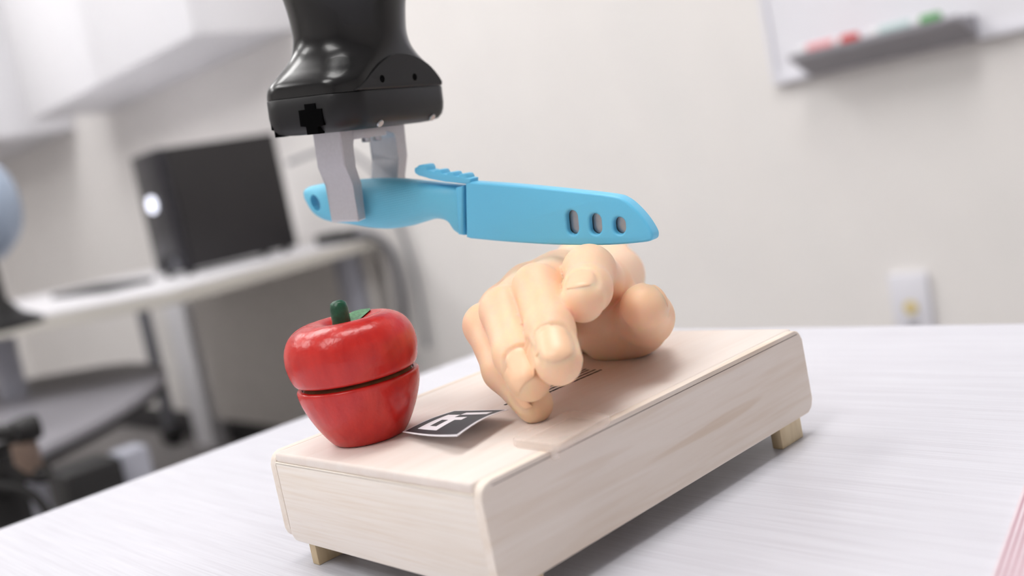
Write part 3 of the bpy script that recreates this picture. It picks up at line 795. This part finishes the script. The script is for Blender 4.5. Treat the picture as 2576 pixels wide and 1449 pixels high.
# connector recesses on the near end of the lower cover (solid black crosses paint the dark of the openings)
FMX = RM_ @ Matrix(((-1, 0, 0, 0), (0, 0, 1, 0), (0, 1, 0, 0), (0, 0, 0, 1)))      # local: x = -across, y = up, z = toward viewer
for cx_ in (-0.0065, 0.0225):
    cross = [(-0.0030, 0.0580), (-0.0030, 0.0557), (-0.0062, 0.0555), (-0.0062, 0.0487), (-0.0030, 0.0483), (-0.0026, 0.0453), (0.0034, 0.0453), (0.0036, 0.0487), (0.0066, 0.0490), (0.0066, 0.0557), (0.0030, 0.0558), (0.0030, 0.0580)]
    zf = HA + 0.00015 if cx_ < 0.01 else 0.0303
    rot = Matrix.Translation((cx_, 0, zf)) @ Matrix.Rotation(math.radians(0 if cx_ < 0.01 else 65), 4, 'Y')
    prism('connector_port', [(p[0], p[1]) for p in cross], -0.004, 0.0002, 'black', e, mtx=FMX @ rot)
for w_ in (0.016, -0.022):
    lathe('rim_screw', [(0, 0.0006), (0.0016, 0.0006), (0.0018, 0), (0, 0)], 'steel', e, PMX @ Matrix.Translation((w_, 0.0470, 0.0238)) @ Matrix.Rotation(math.radians(40), 4, 'X'), n=16)
# two cranked aluminium fingers, each with its carriage
FX0, FX1 = -0.0135, 0.0026
for sgn in (1, -1):
    prof = [(0.0076, 0.0052), (0.0128, 0.0046), (0.0134, 0.0056), (0.0134, 0.0215), (0.0178, 0.0300), (0.0182, 0.0462), (0.0040, 0.0462), (0.0040, 0.0425), (0.0088, 0.0420), (0.0100, 0.0408), (0.0106, 0.0390), (0.0108, 0.0310), (0.0104, 0.0290), (0.0076, 0.0215)]
    pr_ = [(sgn * s_ - (0.0105 if sgn < 0 else 0), z_) for s_, z_ in prof]
    fm = RM_ @ Matrix(((0, 0, 1, 0), (1, 0, 0, 0), (0, 1, 0, 0), (0, 0, 0, 1)))
    fo = prism('finger', pr_, FX0, FX1, 'alu', e, mtx=fm, bev=0.0005, seg=1, autosmooth=30)
    if sgn == 1:
        br = box('carriage_plate', (FX1 - 0.0060, -0.0135, 0.0410), (FX1 + 0.0004, 0.0098, 0.0462), 'alu', e, bev=0.0003, mtx=RM_)
        for yy0 in (-0.0100, -0.0020):
            lathe('carriage_screw', [(0, 0), (0.0018, 0), (0.0021, 0.0005), (0.0021, 0.0022), (0, 0.0022)], 'steel', br, RM_ @ Matrix.Translation((FX1 - 0.0025, yy0, 0.0390)), n=20)
tag(e, 'black robot gripper with two grey metal fingers coming down from above', 'robot gripper')

# ------------------------------------------------------------------ background furniture
def cabinet(name, x0, x1, y0, z0, z1, seams, label):
    e = empty(name, ((x0 + x1) / 2, WY - 0.17, z0))
    box('body', (x0, y0 + 0.02, z0), (x1, WY - 0.001, z1), 'cabinet', e, bev=0.002)
    xs_ = [x0] + seams + [x1]
    for a, c in zip(xs_, xs_[1:]):
        box('door', (a + 0.002, y0, z0 + 0.001), (c - 0.002, y0 + 0.02, z1), 'cabinet', e, bev=0.002)
    tag(e, label, 'cabinet')
cabinet('wall_cabinet', -3.76, -2.30, 1.22, 0.65, 1.45, [-3.03], 'long white wall cabinet with flat doors above the black computer')
cabinet('wall_cabinet', -5.40, -4.19, 1.22, 0.65, 1.45, [-4.8], 'white wall cabinet at the left edge of the picture')

# desk
e = empty('corner_desk', (-2.9, 1.0, FZ))
dk = round_poly([Vector(p) for p in ((-1.80, 0.77, 0), (-2.05, 1.53, 0), (-3.34, 1.53, 0), (-3.34, 0.88, 0), (-4.0, 0.88, 0), (-4.0, 0.25, 0), (-2.45, 0.25, 0), (-2.11, 0.49, 0))], 0.03)
prism('desktop', dk, -0.035, -0.004, 'desk_edge', e, bev=0.004)
prism('desktop_laminate', dk, -0.004, 0.0, 'desk', e, bev=0.001)
for (lx, ly) in ((-2.15, 1.45), (-2.35, 0.55), (-3.9, 0.4)):
    lg = box('leg', (lx - 0.028, ly - 0.028, FZ + 0.05), (lx + 0.028, ly + 0.028, -0.035), 'light_metal', e, bev=0.004)
    lathe('caster', [(0, -0.03), (0.022, -0.03), (0.03, -0.018), (0.03, 0.018), (0.022, 0.03), (0, 0.03)], 'dark', lg, Matrix.Translation((lx, ly, FZ + 0.031)) @ Matrix.Rotation(math.radians(90), 4, 'Y'), n=24)
box('shade_panel', (-3.33, 1.49, -0.62), (-2.12, 1.515, -0.036), 'panel_grey', e, bev=0.003)  # panel added to get the shaded patch of wall under the desk
tag(e, 'pale corner desk under the black computer tower', 'desk')

# pole stand and boxed pipe by the wall behind the desk
e = empty('pole_stand', (-3.66, 1.44, FZ))
tube('pole', [(-3.66, 1.44, FZ + 0.05), (-3.66, 1.44, -0.1)], 0.026, 'grey_metal', e, n=20)
lathe('caster', [(0, -0.035), (0.03, -0.035), (0.042, -0.02), (0.042, 0.02), (0.03, 0.035), (0, 0.035)], 'dark', e, Matrix.Translation((-3.66, 1.44, FZ + 0.043)) @ Matrix.Rotation(math.radians(90), 4, 'Y'), n=24)
lathe('knob', [(0, 0), (0.035, 0), (0.035, 0.02), (0.02, 0.03), (0, 0.03)], 'grey_metal', e, Matrix.Translation((-3.66, 1.44, -0.1)), n=24)
tag(e, 'grey metal pole on a black caster behind the desk', 'stand')
o = box('pipe_cover', (-3.52, 1.47, FZ), (-3.36, 1.545, -0.05), 'cabinet', bev=0.004)
tag(o, 'white boxed pipe cover standing against the wall behind the desk', 'pipe cover')

# computer tower
tx, ty, tl, tw, th = -2.24, 1.0, 0.36, 0.17, 0.345
e = empty('computer_tower', (tx - tw / 2, ty + tl / 2, 0))
box('case', (tx - tw, ty + 0.03, 0.012), (tx, ty + tl, th), 'pc_black', e, bev=0.004)
box('front_bezel', (tx - tw - 0.001, ty, 0.012), (tx + 0.001, ty + 0.032, th + 0.001), 'pc_front', e, bev=0.008, seg=3)
lathe('power_ring', [(0.012, 0), (0.021, 0), (0.021, 0.006), (0.012, 0.006), (0.012, 0)], 'led', e, Matrix.Translation((tx - 0.088, ty - 0.001, 0.205)) @ Matrix.Rotation(math.radians(90), 4, 'X'), n=32)
lathe('badge', [(0, 0), (0.017, 0), (0.017, 0.004), (0, 0.004)], 'grey_metal', e, Matrix.Translation((tx - 0.03, ty - 0.001, 0.035)) @ Matrix.Rotation(math.radians(90), 4, 'X'), n=28)
for fx in (tx - tw + 0.02, tx - 0.02):
    for fy in (ty + 0.03, ty + tl - 0.03):
        lathe('foot', [(0, 0), (0.012, 0), (0.012, 0.013), (0, 0.013)], 'dark', e, Matrix.Translation((fx, fy, 0.0)), n=16)
tag(e, 'black desktop computer tower with a glowing white ring standing on the desk', 'computer')

# cables behind the desk and the power strip
o = tube('power_cable', spline([(-2.012, 1.41, 0.015), (-2.0, 1.46, 0.0), (-1.99, 1.505, -0.08), (-2.02, 1.515, -0.24), (-2.10, 1.52, -0.42), (-2.16, 1.52, -0.6)], 6), 0.011, 'grey_metal')
tag(o, 'thick grey cable hanging down behind the desk end', 'cable')
o = tube('cable', spline([(-2.20, 1.36, 0.25), (-2.08, 1.46, 0.26), (-1.99, 1.51, 0.16), (-1.96, 1.52, 0.03), (-1.93, 1.52, -0.15), (-1.95, 1.525, -0.34)], 6), 0.006, 'grey_metal')
tag(o, 'thin grey cable looping from the back of the computer tower', 'cable')
e = box('power_strip', (-2.18, 1.38, 0.0), (-2.02, 1.44, 0.03), 'dark', bev=0.006)
tag(e, 'black power strip lying behind the computer on the desk end', 'power strip')
o = box('keyboard', (-2.75, 0.82, 0.0), (-2.32, 0.95, 0.014), 'dark', bev=0.004)
tag(o, 'flat black keyboard lying on the desk left of the computer', 'keyboard')

# pale blue round device on a black stand
rc = Vector((-1.82032, 0.41119, 0.24164))
e = empty('desk_fan', (rc.x, rc.y, 0.0))
to_cam = (Vector((0.32342, -0.16175, 0.1243)) - rc); ang = math.atan2(to_cam.y, to_cam.x)
DM = Matrix.Translation(rc) @ Matrix.Rotation(ang - math.radians(62), 4, 'Z') @ Matrix.Rotation(math.radians(90), 4, 'Y')
lathe('shell', [(0.090, 0.035), (0.098, 0.038), (0.108, 0.030), (0.112, 0.0), (0.105, -0.035), (0.085, -0.06), (0.05, -0.075), (0, -0.08)], 'shell', e, DM, n=64)
lathe('grille', [(0, 0.030), (0.05, 0.031), (0.092, 0.034), (0.092, 0.02), (0, 0.02)], 'dark', e, DM, n=64)
lathe('hub', [(0, 0.040), (0.022, 0.039), (0.026, 0.03), (0, 0.03)], 'shell', e, DM, n=32)
lathe('base', [(0, 0), (0.085, 0), (0.085, 0.012), (0.05, 0.03), (0.028, 0.06), (0.024, rc.z - 0.06), (0, rc.z - 0.06)], 'dark', e, Matrix.Translation((rc.x, rc.y, 0.0)), n=40)
tag(e, 'pale blue round desk fan on a black base at the left edge', 'fan')

# grey stool
zs = -0.20
rim = [(-2.02721, 0.80457, -0.2), (-2.13858, 0.84032, -0.2), (-2.26329, 0.85663, -0.2), (-2.43403, 0.84937, -0.2), (-2.54731, 0.78094, -0.2), (-2.6439, 0.7043, -0.2), (-2.72151, 0.62083, -0.2), (-2.73343, 0.50095, -0.2), (-2.18074, 0.33529, -0.2), (-1.70867, 0.26695, -0.2), (-1.50922, 0.27909, -0.2), (-1.50321, 0.31574, -0.2), (-1.55138, 0.39172, -0.2), (-1.62551, 0.49119, -0.2), (-1.74107, 0.60936, -0.2), (-1.88259, 0.71849, -0.2)]
e = empty('grey_stool', (rim[3][0], rim[9][1] + 0.15, FZ))
outl = [(p[0], p[1]) for p in spline([(p[0], p[1]) for p in rim], 4, closed=True)]
prism('seat', outl, zs - 0.014, zs, 'seat', e, bev=0.005, seg=3)
cxs = sum(p[0] for p in outl) / len(outl); cys = sum(p[1] for p in outl) / len(outl)
inner = [(cxs + (p[0] - cxs) * 0.97, cys + (p[1] - cys) * 0.97) for p in outl]
prism('underside', inner, zs - 0.034, zs - 0.012, 'dark', e, bev=0.006)
pl = (-1.43771, 0.46367, -0.23256)
box('post', (pl[0] - 0.026, pl[1] - 0.026, FZ), (pl[0] + 0.026, pl[1] + 0.026, zs - 0.03), 'light_metal', e, bev=0.006)
cl = (-1.43908, 0.38436, -0.25432)
box('column', (cl[0] - 0.05, cl[1] - 0.05, FZ), (cl[0] + 0.05, cl[1] + 0.05, zs - 0.03), 'dark', e, bev=0.01)
tag(e, 'grey rounded stool seat with dark underside left of the work table', 'stool')

# black clamp arm with hoses in the lower left corner
ca = (-0.81455, 0.12645, -0.07444)
e = empty('clamp_arm', (ca[0], ca[1], FZ))
def q_(a): return Vector(a)
tube('bar', [q_(p) for p in [(-0.83999, 0.10262, -0.04629), (-0.80396, 0.14199, -0.04766)]], 0.009, 'dark', e)
lathe('pivot', [(0, -0.012), (0.013, -0.012), (0.015, 0), (0.013, 0.012), (0, 0.012)], 'dark', e, Matrix.Translation((-0.80402, 0.14182, -0.04847)) @ Matrix.Rotation(math.radians(90), 4, 'X'), n=24)
tube('lower_bar', [q_(p) for p in [(-0.85238, 0.1007, -0.06847), (-0.82602, 0.13036, -0.06358), (-0.81475, 0.14471, -0.05012)]], 0.007, 'dark', e)
bc = (-0.80526, 0.13626, -0.07714)
box('brown_block', (-0.010, -0.010, -0.017), (0.010, 0.010, 0.017), 'brown', e, bev=0.002, mtx=Matrix.Translation(bc) @ Matrix.Rotation(math.radians(40), 4, 'Z'))
box('clamp_body', (-0.028, -0.02, -0.02), (0.02, 0.02, 0.02), 'dark', e, bev=0.004, mtx=Matrix.Translation((-0.85668, 0.12236, -0.09225)) @ Matrix.Rotation(math.radians(40), 4, 'Z'))
tube('hose', spline([(-0.83772, 0.09714, -0.10087), (-0.82344, 0.1127, -0.10171), (-0.80963, 0.12668, -0.10988), (-0.79915, 0.13593, -0.12538), (-0.79194, 0.14063, -0.14738), (-0.79042, 0.13921, -0.16857)], 5), 0.005, 'dark', e)
tube('hose', spline([(-0.81379, 0.12574, -0.08503), (-0.79882, 0.14033, -0.09768), (-0.79025, 0.14969, -0.0981)], 5), 0.009, 'dark', e)
st_ = (-0.87668, 0.12354, -0.13808)
box('stand', (st_[0] - 0.03, st_[1] - 0.03, FZ), (st_[0] + 0.02, st_[1] + 0.02, -0.08379), 'dark', e, bev=0.004)
tag(e, 'black clamp arm with a brown block and hoses in the lower left', 'clamp arm')

# whiteboard, tray, pens, outlet on the back wall
wl, wb = -0.71718, 0.17083
e = empty('whiteboard', (wl + 0.6, WY, wb))
box('panel', (wl + 0.012, WY - 0.012, wb + 0.012), (wl + 1.4, WY - 0.001, wb + 0.95), 'board', e)
bm = bmesh.new()
bx(bm, (wl, WY - 0.018, wb), (wl + 0.012, WY - 0.001, wb + 0.96)); bx(bm, (wl + 0.012, WY - 0.018, wb), (wl + 1.4, WY - 0.001, wb + 0.012))
bx(bm, (wl + 0.012, WY - 0.018, wb + 0.948), (wl + 1.4, WY - 0.001, wb + 0.96)); bx(bm, (wl + 1.4, WY - 0.018, wb), (wl + 1.412, WY - 0.001, wb + 0.96))
new_obj('frame', bm_mesh('frame', bm), 'outlet', e)
tag(e, 'whiteboard on the back wall above the marker tray', 'whiteboard')
tl_, tr_ = (-0.63671, 1.485, 0.20015), (-0.33269, 1.485, 0.21055)
tz = (tl_[2] + tr_[2]) / 2
mt = Matrix(((0, 0, 1, tl_[0]), (1, 0, 0, 0), (0, 1, 0, tz), (0, 0, 0, 1)))
LT = tr_[0] - tl_[0]
o = prism('marker_tray', [(WY - 0.019, 0.006), (WY - 0.078, 0.004), (WY - 0.083, 0.008), (WY - 0.085, 0.006), (WY - 0.083, -0.002), (WY - 0.070, -0.006), (WY - 0.019, -0.034)], 0, LT, 'tray', mtx=mt)
tag(o, 'grey marker tray on the lower edge of the whiteboard', 'marker tray')
def pen(x0, x1, z, body, cap, label):
    L_ = x1 - x0; e = empty('marker_pen', (x0, WY - 0.062, z))
    mm_ = Matrix.Translation((x0, WY - 0.062, z)) @ Matrix.Rotation(math.radians(90), 4, 'Y')
    lathe('end_plug', [(0, 0), (0.0075, 0), (0.008, 0.002), (0.008, L_ * 0.17), (0, L_ * 0.17)], 'pen_white', e, mm_, n=24)
    lathe('barrel', [(0, L_ * 0.17), (0.0083, L_ * 0.17), (0.0083, L_ * 0.62), (0, L_ * 0.62)], body, e, mm_, n=24)
    lathe('collar', [(0, L_ * 0.62), (0.0075, L_ * 0.62), (0.0075, L_ * 0.74), (0, L_ * 0.74)], 'pen_white', e, mm_, n=24)
    lathe('cap', [(0, L_ * 0.74), (0.0085, L_ * 0.74), (0.0085, L_ * 0.97), (0.006, L_), (0, L_)], cap, e, mm_, n=24)
    tag(e, label, 'marker')
pz_ = tz + 0.0135
pen(tl_[0] + LT * 0.03, tl_[0] + LT * 0.41, pz_, 'pen_pink', 'pen_red', 'red marker pen lying on the tray')
pen(tl_[0] + LT * 0.47, tl_[0] + LT * 0.88, pz_, 'pen_teal', 'pen_green', 'green marker pen lying on the tray')
oa, ob = (-0.55405, 1.55, -0.21158), (-0.48852, 1.55, -0.20501)
ox, oz = (oa[0] + ob[0]) / 2, (oa[2] + ob[2]) / 2
e = empty('wall_outlet', (ox, WY, oz - 0.06))
box('cover_plate', (ox - 0.036, WY - 0.012, oz - 0.116), (ox + 0.036, WY - 0.0005, oz), 'outlet', e, bev=0.003)
lathe('jack', [(0, 0), (0.0125, 0), (0.0125, 0.004), (0, 0.004)], 'outlet_yellow', e, Matrix.Translation((ox, WY - 0.0118, oz - 0.062)) @ Matrix.Rotation(math.radians(90), 4, 'X'), n=24)
box('socket', (ox - 0.010, WY - 0.0135, oz - 0.108), (ox + 0.010, WY - 0.0118, oz - 0.09), 'tray', e)
tag(e, 'white wall outlet plate with a yellow socket on the back wall', 'outlet')

# thick notepad at the lower right corner of the table
bp0, bp1 = Vector((0.21591, 0.07481, 0)), Vector((0.20369, 0.12945, 0))
dv = (bp1 - bp0); dv.z = 0; LN = dv.length; dv.normalize(); rt_ = Vector((dv.y, -dv.x, 0))
BM_ = Matrix((dv, rt_, Vector((0, 0, 1)))).transposed().to_4x4(); BM_.translation = bp0 - dv * 0.06
e = empty('notepad', bp0 - dv * 0.06)
hz = 0.0
for k in range(12):
    h_, mm_ = ((0.0010, 'page'), (0.0006, 'page2'))[k % 2]
    box('page', (0.0008 * k, 0.0011 * k, hz), (LN + 0.064 - 0.0006 * k, 0.09, hz + h_), mm_, e, mtx=BM_); hz += h_
tag(e, 'pink-edged notepad lying at the lower right corner of the table', 'notepad')
